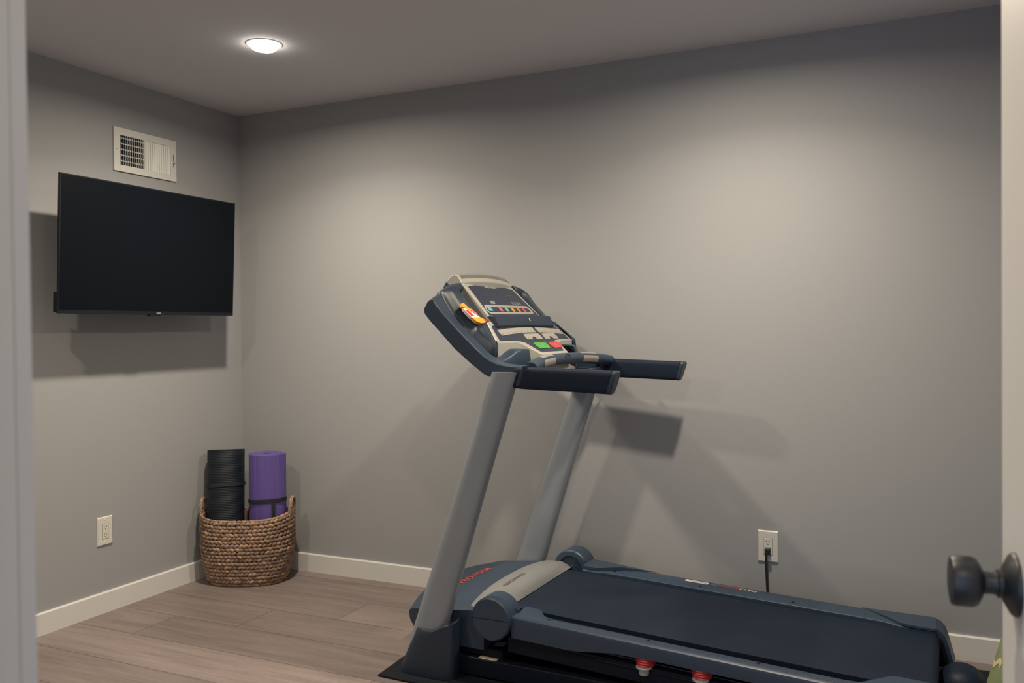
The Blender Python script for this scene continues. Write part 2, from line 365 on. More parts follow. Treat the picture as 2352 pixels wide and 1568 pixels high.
# ------------------------------------------------------------------ wall vent
VY0, VY1, VZ0, VZ1 = -0.7895, -0.4345, 1.9405, 2.135
vt = empty('wall_vent', (0, (VY0 + VY1) / 2, (VZ0 + VZ1) / 2)); tag(vt, 'white metal air vent on the left wall above the television', 'vent')
w2, h2 = (VY1 - VY0) / 2, (VZ1 - VZ0) / 2
oy0, oy1, oz0, oz1 = -w2 + 0.034, w2 - 0.036, -h2 + 0.030, h2 - 0.032; my = (oy0 + oy1) / 2 - 0.004
def frustum(g, y0, y1, z0, z1, d, x1):
    g.prism([(0.0005, y0, z0), (0.0005, y1, z0), (0.0005, y1, z1), (0.0005, y0, z1)], [(x1, y0 + d, z0 + d), (x1, y1 - d, z0 + d), (x1, y1 - d, z1 - d), (x1, y0 + d, z1 - d)])
g = G()
X0, X1 = 0.0005, 0.009
for (y0, y1, z0, z1) in ((-w2, oy0, -h2, h2), (oy1, w2, -h2, h2), (oy0, oy1, -h2, oz0), (oy0, oy1, oz1, h2), (my - 0.006, my + 0.006, oz0, oz1)):
    g.box((X0, y0, z0), (X1, y1, z1))
g.obj('frame', 'vent', vt, bevel=0.0012)
G().box((0.0006, oy0 - 0.001, oz0 - 0.001), (0.0016, oy1 + 0.001, oz1 + 0.001)).obj('duct_opening', 'duct', vt)
def bank(y0, y1, n, ang, name, L=0.0135):
    g = G(); p = (y1 - y0) / n
    for i in range(n):
        y = y0 + p * (i + 0.5); dx, dy = math.cos(ang) * L / 2, math.sin(ang) * L / 2; t = 0.0006
        c = Vector((0.0052, y, 0))
        nx, ny = -math.sin(ang) * t, math.cos(ang) * t
        sc = min(1.0, 0.0038 / abs(dx)) if abs(dx) > 1e-6 else 1.0
        A = [c + Vector((s * dx * sc + q * nx, s * dy * sc + q * ny, 0)) for s, q in ((-1, -1), (1, -1), (1, 1), (-1, 1))]
        g.prism([a + Vector((0, 0, oz0)) for a in A], [a + Vector((0, 0, oz1)) for a in A])
    return g.obj(name, 'vent', vt)
# viewed from the right: left bank seen along its fins, right bank seen broadside
bank(oy0, my - 0.006, 11, math.radians(-38), 'louver_bank')
lb = bank(my + 0.006, oy1, 11, math.radians(58), 'louver_bank', 0.0086)
g = G()
for k in range(5):
    z = lerp(oz0, oz1, (k + 0.75) / 5.2); g.box((0.0018, oy0, z - 0.0028), (0.0030, my - 0.006, z + 0.0028))
g.obj('damper_blade', 'vent', vt)
g = G().box((X1 - 0.0002, w2 - 0.0195, -0.030), (X1 + 0.0004, w2 - 0.0165, 0.030)); g.obj('lever_slot', 'slot', vt)
G().box((X1, w2 - 0.0225, -0.012), (X1 + 0.012, w2 - 0.0135, -0.003)).obj('lever', 'vent', vt, bevel=0.001)
for yy in (-w2 + 0.014, w2 - 0.007): G().lathe([(0.0, 0), (0.0032, 0), (0.0026, 0.0012), (0.0, 0.0015)], (X1, yy, 0), (1, 0, 0), 14).obj('screw', 'steel', vt)

# ------------------------------------------------------------------ power outlets
def outlet(loc, rz, label, plugged):
    r = empty('wall_outlet', loc, rz); tag(r, label, 'outlet', 'wall outlets')
    # local: x across, -y out of the wall, z up
    g = G(); w, h, d = 0.0395, 0.0622, 0.0062; c = 0.004
    g.prism([(-w, -0.0004, -h), (w, -0.0004, -h), (w, -0.0004, h), (-w, -0.0004, h)], [(-w, -0.002, -h), (w, -0.002, -h), (w, -0.002, h), (-w, -0.002, h)])
    g.prism([(-w, -0.002, -h), (w, -0.002, -h), (w, -0.002, h), (-w, -0.002, h)], [(-w + c, -d, -h + c), (w - c, -d, -h + c), (w - c, -d, h - c), (-w + c, -d, h - c)])
    g.obj('cover_plate', 'plate', r)
    G().box((-0.0172, -d - 0.0002, -0.0342), (0.0172, -d + 0.002, 0.0342)).obj('shadow_gap', 'slot', r)
    f = G().box((-0.0163, -d - 0.0016, -0.0333), (0.0163, -d + 0.001, 0.0333)).obj('receptacle', 'plate', r, bevel=0.0012)
    fy = -d - 0.0016
    for sgn in (1, -1):
        if plugged and sgn < 0: continue
        z = 0.0165 * sgn; g = G()
        g.box((-0.0072, fy - 0.0003, z - 0.0005), (-0.0050, fy + 0.001, z + 0.0075)); g.box((0.0050, fy - 0.0003, z + 0.0005), (0.0070, fy + 0.001, z + 0.0070))
        g.lathe([(0.0, 0), (0.0026, 0), (0.0026, 0.0004), (0, 0.0004)], (0, fy + 0.0001, z - 0.0075), (0, -1, 0), 16)
        g.obj('socket_slots', 'slot', f)
    for z in (0.0485, -0.0485): G().lathe([(0.0, 0), (0.0030, 0), (0.0022, 0.0009), (0, 0.0010)], (0, -d, z), (0, -1, 0), 16).obj('plate_screw', 'plate', r)
    return r
outlet((0, -0.866, 0.3555), PI / 2, 'white wall outlet with nothing plugged in, on the left wall below the television', False)
outlet((2.6855, 0, 0.347), 0, 'white wall outlet with a black plug, on the long wall behind the treadmill', True)
pc = empty('power_cord', (2.686, 0, 0.0)); tag(pc, 'black power cord hanging from the outlet behind the treadmill', 'power cord')
G().box((-0.0110, -0.030, 0.318), (0.0110, -0.0082, 0.344)).obj('plug', 'cord', pc, bevel=0.004, seg=3)
cpts = [(-0.004, -0.026, 0.326), (-0.0045, -0.027, 0.300), (-0.004, -0.026, 0.265), (-0.002, -0.027, 0.22), (0.0, -0.029, 0.18), (0.003, -0.030, 0.14), (0.005, -0.032, 0.09), (0.004, -0.034, 0.05), (-0.01, -0.040, 0.012), (-0.05, -0.048, 0.0055), (-0.2, -0.055, 0.0055), (-0.5, -0.048, 0.0055)]
G().tube(cpts, 0.0048, 10).obj('cable', 'cord', pc, smooth=60)

# ------------------------------------------------------------------ basket with the two rolled mats
BA = math.radians(25); BC = Vector((0.238, -0.234, 0)); BH = 0.315
bk = empty('wicker_basket', BC, BA); tag(bk, 'brown woven oval basket on the floor in the corner, holding two rolled mats', 'basket')
def bdim(t):                                     # half length, half depth at height fraction t
    e = 1 - (1 - min(1, t / 0.14)) ** 2 if t < 0.14 else 1.0
    a = lerp(0.186, 0.219, sstep(-0.1, 0.62, t)) - 0.014 * (1 - e); d = lerp(0.140, 0.157, sstep(0, 0.75, t)) - 0.014 * (1 - e)
    return a, d
def bpt(th, t, off=0.0):
    a, d = bdim(t); c, s = math.cos(th), math.sin(th); p = 2 / 2.6
    x = math.copysign(abs(c) ** p, c) * (a + off); y = math.copysign(abs(s) ** p, s) * (d + off)
    rise = 0.022 * (abs(c) ** 3) * sstep(0.5, 1.0, t)
    return Vector((x, y, BH * t + rise))
def strand(g, c, ax, nrm, L, R, mi=0):
    ax = ax.normalized(); nrm = (nrm - ax * nrm.dot(ax)).normalized(); b = ax.cross(nrm); rings = []
    for h, rr in ((-1, 0.30), (-0.62, 0.80), (0, 1.0), (0.62, 0.80), (1, 0.30)):
        rings.append([c + ax * h * L + (nrm * math.cos(2 * PI * k / 6) * 0.85 + b * math.sin(2 * PI * k / 6)) * R * rr for k in range(6)])
    g.loft(rings, True, True, mi)
g = G(); ROWS = 18
ths = []
acc = 0; last = bpt(0, 0.5); NT = 720; arc = [0]
for i in range(1, NT + 1):
    p = bpt(2 * PI * i / NT, 0.5); acc += (p - last).length; arc.append(acc); last = p
def th_at(f):
    s = (f % 1.0) * acc; lo = 0
    import bisect
    i = bisect.bisect_left(arc, s); return 2 * PI * i / NT
NS = 56
for k in range(ROWS):
    t = (k + 0.5) / ROWS; sl = 0.42 if k % 2 else -0.42
    for i in range(NS):
        f = (i + 0.5 * ((k // 2) % 2) + random.uniform(-.08, .08)) / NS; th = th_at(f)
        c = bpt(th, t); c2 = bpt(th + 0.02, t); tg = (c2 - c).normalized(); nr = Vector((tg.y, -tg.x, 0))
        upv = Vector((0, 0, 1)); ax = tg + upv * sl
        c = c + nr * random.uniform(-.0015, .0015)
        strand(g, c, ax, nr, 0.0150 * random.uniform(.92, 1.08), 0.0095 * random.uniform(.92, 1.1))
g.obj('woven_body', 'weave', bk, smooth=80)
g = G()
for i in range(110):                              # twisted rim rope
    th = th_at(i / 110); c = bpt(th, 1.0); tg = (bpt(th + 0.02, 1.0) - c).normalized(); nr = Vector((tg.y, -tg.x, 0))
    strand(g, c + Vector((0, 0, 0.002)), tg + Vector((0, 0, 0.55)), nr, 0.0105, 0.0065)
g.obj('rim', 'weave', bk, smooth=80)
rings = []
for t in (0.02, 0.2, 0.4, 0.6, 0.8, 0.99): rings.append([bpt(2 * PI * i / 72, t, -0.006) for i in range(72)])
for t in (0.99, 0.6, 0.2, 0.156): rings.append([bpt(2 * PI * i / 72, t, -0.011) for i in range(72)])
ln = G().loft(rings, True).obj('lining', 'weave', bk, smooth=60)
for sx in (1, -1):
    g = G(); n = 34
    pts = []
    for i in range(n + 1):
        a = PI * i / n; pts.append(Vector((sx * (0.2165 + 0.004 * math.sin(a)), 0.046 * math.cos(a), BH + 0.016 + 0.072 * math.sin(a) ** 0.8)))
    for i in range(n):
        for q in (0, 1):
            c = (pts[i] + pts[i + 1]) / 2; tg = (pts[i + 1] - pts[i]).normalized(); nr = Vector((sx, 0, 0)); b = tg.cross(nr)
            strand(g, c + nr * (0.003 if q else -0.003), tg + nr * (0.5 if q else -0.5) + b * 0.3, nr, 0.0095, 0.0055)
    g.obj('handle', 'weave', bk, smooth=80)

def rolled_mat(name, loc, label, matname, R, Hh, ribs, ring, turns, tilt, strap_z, lacing):
    root = empty(name, loc); tag(root, label, 'yoga mat', 'rolled exercise mats'); root.rotation_euler = tilt
    # spiral strip with thickness, extruded up; ribs as fine grooves
    g = G(); n = 36 * turns + 1; pit = (R - 0.022) / turns; outer = []; inner = []
    sub = 1
    nz = int(Hh / 0.0040) if ring else 4
    zs = [Hh * k / nz for k in range(nz + 1)]
    N = int(turns * 130) if not ring else int(turns * 60)
    prof = []
    for i in range(N + 1):
        a = 2 * PI * turns * i / N; r = 0.022 + pit * (a / (2 * PI)); prof.append((a, r))
    last_in = 2 * PI * (turns - 1)
    po = []; pi_ = []
    for i, (a, r) in enumerate(prof):
        e = 0.0
        if not ring and a > last_in - 0.2: e = -0.0013 * (1 if i % 2 else 0)
        po.append((a, r + e)); pi_.append((a, r - pit * 0.90))
    loop = po + pi_[::-1]; base = 0.6
    rings_ = []
    for k, z in enumerate(zs):
        dz = -0.0010 * (k % 2) if ring else 0.0
        rings_.append([(math.cos(a + base) * (r + (dz if j < len(po) else 0)), math.sin(a + base) * (r + (dz if j < len(po) else 0)), z) for j, (a, r) in enumerate(loop)])
    V = [p for rr in rings_ for p in rr]; m_ = len(loop); F = []
    for k in range(len(rings_) - 1):
        for j in range(m_): F.append((k * m_ + j, k * m_ + (j + 1) % m_, (k + 1) * m_ + (j + 1) % m_, (k + 1) * m_ + j))
    L = len(po)
    for k in (0, len(rings_) - 1):
        for j in range(L - 1):
            F.append((k * m_ + j, k * m_ + j + 1, k * m_ + (m_ - 2 - j), k * m_ + (m_ - 1 - j)))
    g.add(V, F); g.obj('foam_roll', matname, root, smooth=25)
    g = G(); rr = R + 0.0016
    pts = []
    for i in range(49):
        a = 2 * PI * i / 48; r2 = 0.022 + pit * (turns - 1 + (((a - base) % (2 * PI)) / (2 * PI))) + 0.0018
        pts.append((a, max(r2, R - 0.006)))
    A = [[(math.cos(a) * r, math.sin(a) * r, strap_z + lacing * math.cos(a + 0.5) - hh) for a, r in pts[:-1]] for hh in (0.0085, -0.0085)]
    B = [[(math.cos(a) * (r + 0.0022), math.sin(a) * (r + 0.0022), strap_z + lacing * math.cos(a + 0.5) - hh) for a, r in pts[:-1]] for hh in (-0.0085, 0.0085)]
    g.loft([A[0], A[1], B[0], B[1], A[0]], False).obj('strap', 'strap', root, smooth=40)
    return root, R
ca, sa = math.cos(BA), math.sin(BA)
def bloc(x, y, z): return (BC.x + x * ca - y * sa, BC.y + x * sa + y * ca, z)
rolled_mat('rolled_yoga_mat', bloc(-0.1080, -0.030, 0.052), 'rolled black foam mat standing in the basket, left of the purple one', 'ymblack', 0.0930, 0.588, 0, True, 5, (math.radians(-7.0), math.radians(-1.2), BA), 0.415, 0.006)
pm, _ = rolled_mat('rolled_yoga_mat', bloc(0.0930, 0.002, 0.050), 'rolled purple foam mat with a black strap standing in the basket', 'ympurple', 0.0915, 0.571, 0, False, 5, (math.radians(0), math.radians(0.4), 0), 0.343, 0.008)
# hanging end of the purple mat's strap, facing the camera
va = math.atan2(CAM.y - pm.location.y, CAM.x - pm.location.x) + 0.30
g = G(); R_ = 0.0945
pp = [(R_ + 0.002, 0.340), (R_ + 0.003, 0.30), (R_ + 0.002, 0.25), (R_ + 0.0025, 0.205)]
tn = Vector((-math.sin(va), math.cos(va), 0)); rn = Vector((math.cos(va), math.sin(va), 0))
rgs = []
for r, z in pp: rgs.append([rn * r - tn * 0.0085 + Vector((0, 0, z)), rn * r + tn * 0.0085 + Vector((0, 0, z)), rn * (r + 0.003) + tn * 0.0085 + Vector((0, 0, z)), rn * (r + 0.003) - tn * 0.0085 + Vector((0, 0, z))])
g.loft(rgs).obj('strap_end', 'strap', pm)

# ------------------------------------------------------------------ treadmill
TH = -0.04; V0 = -0.512
ct, st = math.cos(TH), math.sin(TH)
ROOT = Vector((2.0 + 0.4 * ct + 0.51 * st, 0.4 * st - 0.51 * ct, 0.007))
tm = empty('treadmill', ROOT, TH); tag(tm, 'dark navy and silver treadmill standing on a black mat along the long wall', 'treadmill')
def T(u, v, w): return Vector((u - 0.4, v + 0.51, w - 0.007))
# floor mat under it
fm_ = empty('floor_mat', (ROOT.x, ROOT.y, 0), TH); tag(fm_, 'thin black rubber mat lying under the treadmill', 'floor mat')
def Tf(u, v, w): return Vector((u - 0.4, v + 0.51, w))
g = G(); q = [(-0.467, -0.999), (1.52, -0.999), (1.52, -0.045), (-0.545, -0.045)]
g.prism([Tf(u, v, 0.0003) for u, v in q], [Tf(u, v, 0.0064) for u, v in q]).obj('mat_sheet', 'mat', fm_)

def sup(n, a, b, p=2.6):
    out = []
    for i in range(n):
        t = 2 * PI * i / n; c, s = math.cos(t), math.sin(t); out.append((math.copysign(abs(c) ** (2 / p), c) * a, math.copysign(abs(s) ** (2 / p), s) * b))
    return out
def vside(h, s): return V0 + s * h               # s=-1 near the camera, +1 by the wall

def upright(s):
    rings = []
    for w, hw in ((0.10, 0.066), (0.2, 0.0635), (0.5, 0.057), (0.8, 0.051), (1.075, 0.049)):
        uc = -0.330 + 0.343 * (w - 0.10); rings.append([T(uc + a, vside(0.390, s) + b, w) for a, b in sup(40, hw, 0.0285, 3.0)])
    o = G().loft(rings).obj('upright', 'upr', tm, smooth=40)
    G().lathe([(0, 0), (0.006, 0), (0.005, 0.004), (0, 0.005)], T(-0.054, vside(0.392, s), 1.00), (-1, 0, 0.3), 14).obj('bolt', 'black', o)
    return o
def foot(s):
    rings = []
    for w, u0, u1, b in ((0.0075, -0.424, -0.205, 0.046), (0.03, -0.418, -0.203, 0.046), (0.09, -0.390, -0.200, 0.043), (0.15, -0.362, -0.198, 0.041), (0.175, -0.352, -0.197, 0.040)):
        c = (u0 + u1) / 2; hw = (u1 - u0) / 2; ring = []
        for a, bb in sup(48, hw, b, 3.4):
            k = 1.0 if w < 0.16 else 1.0
            up = 0.0 if w < 0.1 else sstep(-0.2, 0.9, a / hw) * 0.032 - 0.010 * sstep(-0.2, 0.6, -s * 0 + (-bb * -s) / b * 0.5)
            ring.append(T(c + a, vside(0.392, s) + bb, w + up))
        rings.append(ring)
    top = rings[-1]; cen = sum(top, Vector()) / len(top)
    rings.append([p + (cen - p) * 0.10 + Vector((0, 0, 0.002)) for p in top]); rings.append([p + (cen - p) * 0.14 - Vector((0, 0, 0.012)) for p in top])
    return G().loft(rings).obj('foot_boot', 'navyd', tm, smooth=45)
for s in (-1, 1): upright(s); foot(s)

# base frame on the floor
g = G()
for s in (-1, 1):
    v = vside(0.335, s); p = [(-0.26, 0.012), (1.02, 0.012), (1.05, 0.03), (1.05, 0.05), (0.98, 0.075), (-0.26, 0.075)]
    g.prism([T(u, v - 0.024, w) for u, w in p], [T(u, v + 0.024, w) for u, w in p])
g.prism([T(-0.36, V0 - 0.34, 0.012), T(-0.24, V0 - 0.34, 0.012), T(-0.24, V0 - 0.34, 0.085), T(-0.36, V0 - 0.34, 0.085)], [T(-0.36, V0 + 0.34, 0.012), T(-0.24, V0 + 0.34, 0.012), T(-0.24, V0 + 0.34, 0.085), T(-0.36, V0 + 0.34, 0.085)])
g.obj('base_frame', 'black', tm, bevel=0.005)
g = G().prism([T(u, v, 0.0758) for u, v in ((-0.135, -0.868), (-0.065, -0.868), (-0.065, -0.838), (-0.135, -0.838))], [T(u, v, 0.0764) for u, v in ((-0.135, -0.868), (-0.065, -0.868), (-0.065, -0.838), (-0.135, -0.838))])
wl = g.obj('warning_sticker', 'sticker', tm)
text('lettering', '-----', 0.011, T(-0.125, -0.848, 0.0764), (1, 0, 0), (0, 1, 0), 'txtred', wl)
text('lettering', '--- ----- -----', 0.0055, T(-0.127, -0.862, 0.0764), (1, 0, 0), (0, 1, 0), 'txtdark', wl)

# motor hood
def hood_top(u, x):
    q = max(0.0, min(1.0, (u + 0.44) / 0.29))
    return lerp(0.207, 0.238, q) + lerp(0.020, 0.030, q) * max(0, 1 - abs(x) ** 2.2)
nv = 29; rings = []
for i in range(nv):
    x = -1 + 2 * i / (nv - 1); v = V0 + x * 0.352; uf = -0.425 - 0.070 * (1 - x * x)
    pr = [T(-0.115, v, 0.105), T(uf + 0.045, v, 0.105), T(uf + 0.004, v, 0.172), T(uf, v, hood_top(uf, x) - 0.012), T(uf + 0.006, v, hood_top(uf, x) - 0.003), T(uf + 0.02, v, hood_top(uf + .02, x))]
    for k in range(1, 8): u = lerp(uf + 0.02, -0.125, k / 7); pr.append(T(u, v, hood_top(u, x)))
    pr += [T(-0.115, v, hood_top(-0.125, x) - 0.012), T(-0.112, v, 0.20)]
    rings.append(pr)
hood = G().loft(rings).obj('motor_hood', 'navy', tm, smooth=32)
txo = T(-0.372, -0.585, 0)
def on_hood(o, off):
    for v in o.data.vertices:
        u = v.co.x + 0.4; vv = v.co.y - 0.51; x = (vv - V0) / 0.352; v.co.z = hood_top(u, x) + off - 0.007
on_hood(text('lettering', 'PRO-FORM', 0.047, T(-0.346, -0.612, 0.3), (0, 1, 0), (-1, 0, 0), 'txtred', hood, sx=1.03, bold=0.0006, shear=0.25), 0.0012)
# lower motor pan
G().prism([T(u, V0 - 0.335, w) for u, w in ((-0.36, 0.105), (-0.36, 0.09), (-0.05, 0.075), (-0.05, 0.105))], [T(u, V0 + 0.335, w) for u, w in ((-0.36, 0.105), (-0.36, 0.09), (-0.05, 0.075), (-0.05, 0.105))]).obj('motor_pan', 'black', tm)
# silver band across the hood
rings = []; nb_ = 33
for i in range(nb_):
    x = -1 + 2 * i / (nb_ - 1); xx = x * 0.975; v = V0 + xx * 0.345
    e = 1 - max(0, (abs(x) - 0.93) / 0.07) ** 2 * 0.25
    u0 = -0.085 - 0.125 * e + 0.022 * (abs(x) ** 3); u1 = -0.083; tw_ = 0.008 * (1 - max(0, (abs(x) - 0.90) / 0.1) ** 2)
    z0 = hood_top(u0, xx); z1 = hood_top(u1, xx)
    rings.append([T(u0, v, z0 - 0.004), T(u0 + 0.006, v, z0 + 0.4 * tw_), T(u0 + 0.02, v, hood_top(u0 + .02, xx) + tw_), T(lerp(u0, u1, .6), v, hood_top(lerp(u0, u1, .6), xx) + tw_), T(u1 - 0.02, v, hood_top(u1 - .02, xx) + tw_), T(u1, v, z1 + 0.2 * tw_ - 0.004), T(u1 + 0.012, v, z1 - 0.012), T(u1 + 0.022, v, 0.236), T(u1 + 0.016, v, 0.226), T(u1 - 0.02, v, 0.24)])
band = G().loft(rings).obj('hood_band', 'bandsilver', tm, smooth=35)
def on_band(o):
    for v in o.data.vertices:
        u = v.co.x + 0.4; vv = v.co.y - 0.51; v.co.z = hood_top(u, (vv - V0) / 0.352) + 0.0092 - 0.007
on_band(text('lettering', 'PERFORMANCE', 0.026, T(-0.127, -0.664, 0.3), (0, 1, 0), (-1, 0, 0), 'txtdark', band, sx=0.88))

# pivot covers
for s in (-1, 1):
    o = G().lathe([(0.0, 0.0), (0.069, 0.0), (0.0735, 0.004), (0.0745, 0.012), (0.0745, 0.088), (0.070, 0.094), (0.052, 0.096), (0.045, 0.085), (0.0, 0.085)], T(-0.066, vside(0.393, s), 0.230), (0, -s, 0), 64).obj('pivot_cover', 'navy', tm, smooth=35)
    v = vside(0.3936, s)
    G().prism([T(-0.139, v, 0.2288), T(0.006, v, 0.2318), T(0.006, v, 0.2330), T(-0.139, v, 0.2300)], [T(-0.139, v + s * -0.0, 0.2288) + Vector((0, s * 0.0004, 0)), T(0.006, v, 0.2318) + Vector((0, s * 0.0004, 0)), T(0.006, v, 0.2330) + Vector((0, s * 0.0004, 0)), T(-0.139, v, 0.2300) + Vector((0, s * 0.0004, 0))]).obj('seam', 'void', o)
    G().prism([T(-0.008, vside(0.335, s), 0.262), T(0.002, vside(0.335, s), 0.250), T(0.002, vside(0.30, s), 0.250), T(-0.008, vside(0.30, s), 0.262)], [T(-0.004, vside(0.335, s), 0.268), T(0.010, vside(0.335, s), 0.254), T(0.010, vside(0.30, s), 0.254), T(-0.004, vside(0.30, s), 0.268)]).obj('latch', 'navyd', o)

# deck frame, belt, rails
SL = 0.043
def dz(u): return 0.246 - SL * u
p = [(-0.03, dz(-0.03) - 0.075), (1.28, dz(1.28) - 0.075), (1.28, dz(1.28) - 0.030), (-0.03, dz(-0.03) - 0.022)]
G().prism([T(u, -0.815, w) for u, w in p], [T(u, -0.21, w) for u, w in p]).obj('deck_core', 'void', tm)
g = G()
for s in (-1, 1):
    pr = [(-0.02, 0), (1.30, 0), (1.30, -0.055), (-0.02, -0.055)]
    va_, vb_ = vside(0.352, s), vside(0.312, s)
    g.prism([T(u, va_, dz(u) - 0.078 + d) for u, d in pr], [T(u, vb_, dz(u) - 0.078 + d) for u, d in pr])
    pr = [(0.18, -0.010), (1.30, -0.010), (1.30, -0.016), (0.18, -0.016)]
    g.prism([T(u, va_ - 0.004 * -s, dz(u) - 0.078 + d) for u, d in pr], [T(u, va_, dz(u) - 0.078 + d) for u, d in pr])
g.obj('deck_frame', 'black', tm, bevel=0.004)
# belt as a band around deck
nb2 = 25; rings = []
r0 = 0.027; ua, ub = -0.045, 1.270
prof = []
for k in range(13): a = PI / 2 - PI * k / 12; prof.append((ub + r0 * math.cos(a), dz(ub) - 0.010 - r0 + r0 * math.sin(a)))
for k in range(13): a = -PI / 2 - PI * k / 12; prof.append((ua + r0 * math.cos(a), dz(ua) - 0.010 - r0 + r0 * math.sin(a)))
G().loft([[T(u, v, w) for u, w in prof] for v in (-0.769, -0.767, -0.263, -0.261)]).obj('running_belt', 'belt', tm, smooth=50)

def rail(s):
    o_ = vside(0.374, s); 
    U = [0.003, 0.006, 0.02, 0.06, 0.10, 0.14, 0.17, 0.20, 0.24, 0.30, 0.36, 0.5, 0.7, 0.9, 1.0, 1.06, 1.12, 1.165, 1.19, 1.25, 1.285]
    rings = []
    for u in U:
        fr = 1 - sstep(0.165, 0.33, u); hin = 0.286 if True else 0
        bot = lerp(0.046, 0.072, 1 - sstep(0.20, 0.42, u)) if u < 0.6 else 0.046
        bot = bot if u < 1.0 else lerp(0.046, 0.060, sstep(1.0, 1.25, u))
        # inner edge of the rail: wider end blocks
        HI = 0.320 if s < 0 else 0.268
        hi = lerp(HI, 0.254, 1 - sstep(0.075, 0.11, u)) if u < 0.6 else lerp(HI, 0.246, sstep(1.10, 1.19, u))
        w = dz(u); e = 0.004 if u in (0.003,) else 0.0
        rings.append([T(u, vside(0.3740 - e, s), w - bot), T(u, vside(0.3745 - e, s), w - 0.012), T(u, vside(0.3725 - e, s), w - 0.0045 - e), T(u, vside(0.366, s), w - e), T(u, vside(0.35, s), w + 0.001 - e), T(u, vside(hi + 0.004, s), w - e), T(u, vside(hi, s), w - 0.003 - e), T(u, vside(hi, s), w - 0.020), T(u, vside(0.36, s), w - 0.022), T(u, vside(0.366, s), w - bot)])
    o = G().loft(rings).obj('foot_rail', 'navy', tm, smooth=38)
    # raised front block with a scooped edge
    def scoop(hs, lift):
        A = [T(u, vside(h, s), dz(u) + 0.0015) for u, h in hs]; B = [T(u, vside(h, s), dz(u) + 0.0022 + (lift - 0.0022) * (1 - sstep(0.13, 0.29, u) if u < 0.6 else sstep(1.05, 1.17, u))) for u, h in hs]; return A, B
    pts = [(0.004, 0.371), (0.004, 0.262), (0.060, 0.258), (0.085, 0.275), (0.115, 0.300), (0.15, 0.328), (0.20, 0.352), (0.26, 0.366), (0.30, 0.371)]
    if s > 0: G().prism(*scoop(pts, 0.014)).obj('front_block', 'navy', o, bevel=0.004)
    pts = [(1.04, 0.371), (1.07, 0.355), (1.11, 0.320), (1.145, 0.285), (1.175, 0.250), (1.20, 0.243), (1.285, 0.243), (1.285, 0.371)]
    G().prism(*scoop(pts, 0.010)).obj('rear_block', 'navy', o, bevel=0.003)
    # rear corner cap curving down to the floor
    rg = []
    for u, w in ((1.283, 0.1975), (1.300, 0.190), (1.313, 0.174), (1.322, 0.150), (1.332, 0.112), (1.342, 0.076)):
        rg.append([T(u, vside(0.374, s), w), T(u - 0.018, vside(0.374, s), w - 0.018), T(u - 0.018, vside(0.258, s), w - 0.018), T(u, vside(0.258, s), w)])
    G().loft(rg).obj('rear_cap', 'navy', o, smooth=50)
    pr = [(1.20, 0.165), (1.296, 0.172), (1.306, 0.160), (1.318, 0.115), (1.322, 0.080), (1.20, 0.080)]
    G().prism([T(u, vside(0.236, s), w) for u, w in pr], [T(u, vside(0.362, s), w) for u, w in pr]).obj('cap_core', 'void', o)
    g = G(); rnd = random.Random(3)
    for k in range(260):
        u = rnd.uniform(0.16, 1.08); h = rnd.uniform(0.326 if s < 0 else 0.280, 0.362); c = T(u, vside(h, s), dz(u) + 0.0008); r = rnd.uniform(0.0008, 0.0020)
        g.lathe([(0, -0.0006), (r, -0.0003), (r * 0.6, 0.0008), (0, 0.0011)], c, (0, 0, 1), 6)
    q = g.obj('tread_grain', 'navy', o); q['kind'] = 'stuff'
    for u in (0.128, 0.476, 0.817, 1.191):
        G().lathe([(0, 0), (0.006, 0), (0.005, 0.0012), (0, 0.0012)], T(u, vside(0.297 if s > 0 or u > 1.1 else 0.335, s), dz(u) + (0.0075 if u > 1.1 else 0.0008)), (0, 0, 1), 14).obj('screw', 'void', o)
    return o
rn_ = rail(-1); rf_ = rail(1)
# decal on the far rail, readable from the wall side
def rl(uc, v): return T(uc, v, dz(uc) + 0.0012)
XD = Vector((-1, 0, SL)); YD = Vector((0, -1, 0))
text('lettering', 'PRO', 0.026, rl(0.682, -0.160), XD, YD, 'txt', rf_, sx=1.30, shear=0.2)
text('lettering', 'SHOX', 0.026, rl(0.620, -0.160), XD, YD, 'txtred', rf_, sx=0.98, shear=0.2)
text('lettering', 'LITE', 0.026, rl(0.549, -0.160), XD, YD, 'txtdim', rf_, sx=0.85, shear=0.2)
A = poly_round([(0.496, -0.159), (0.404, -0.159), (0.404, -0.181), (0.496, -0.181)], 0.008)
pl_ = G().prism([T(u, v, dz(u) + 0.0010) for u, v in A], [T(u, v, dz(u) + 0.0016) for u, v in A]).obj('cushioning_badge', 'txt', rf_)
text('lettering', 'CUSHIONING', 0.014, T(0.489, -0.165, dz(0.489) + 0.0016), XD, YD, 'txtdark', pl_, sx=0.80)

# red deck cushions under the near rail (and the far one)
def cushion(u, s):
    c = T(u, vside(0.338, s), dz(u) - 0.078)
    prof = [(0.0, -0.002), (0.026, -0.002)]
    for k in range(4):
        z = 0.000 + k * 0.0085; prof += [(0.0265 + 0.002 * k, z), (0.0305 + 0.002 * k, z + 0.0042), (0.0265 + 0.002 * k, z + 0.0084)]
    prof += [(0.0, 0.034)]
    o = G().lathe(prof, c, (0, 0, 1), 36).obj('deck_cushion', 'cushion', tm, smooth=40)
    return o
for u in (0.467, 0.648):
    for s in (-1,):
        o = cushion(u, s)
        c = T(u, vside(0.353, s), dz(u) - 0.090)
        b_ = G().lathe([(0.0, -0.012), (0.0150, -0.012), (0.0165, -0.004), (0.0165, 0.004), (0.0255, 0.010), (0.0255, 0.0135), (0.0, 0.0135)], T(u, vside(0.338, s), dz(u) - 0.090) + Vector((0, s * 0.018, 0.0)), (0, 0, 1), 32).obj('cushion_base', 'cushbase', o, smooth=40)
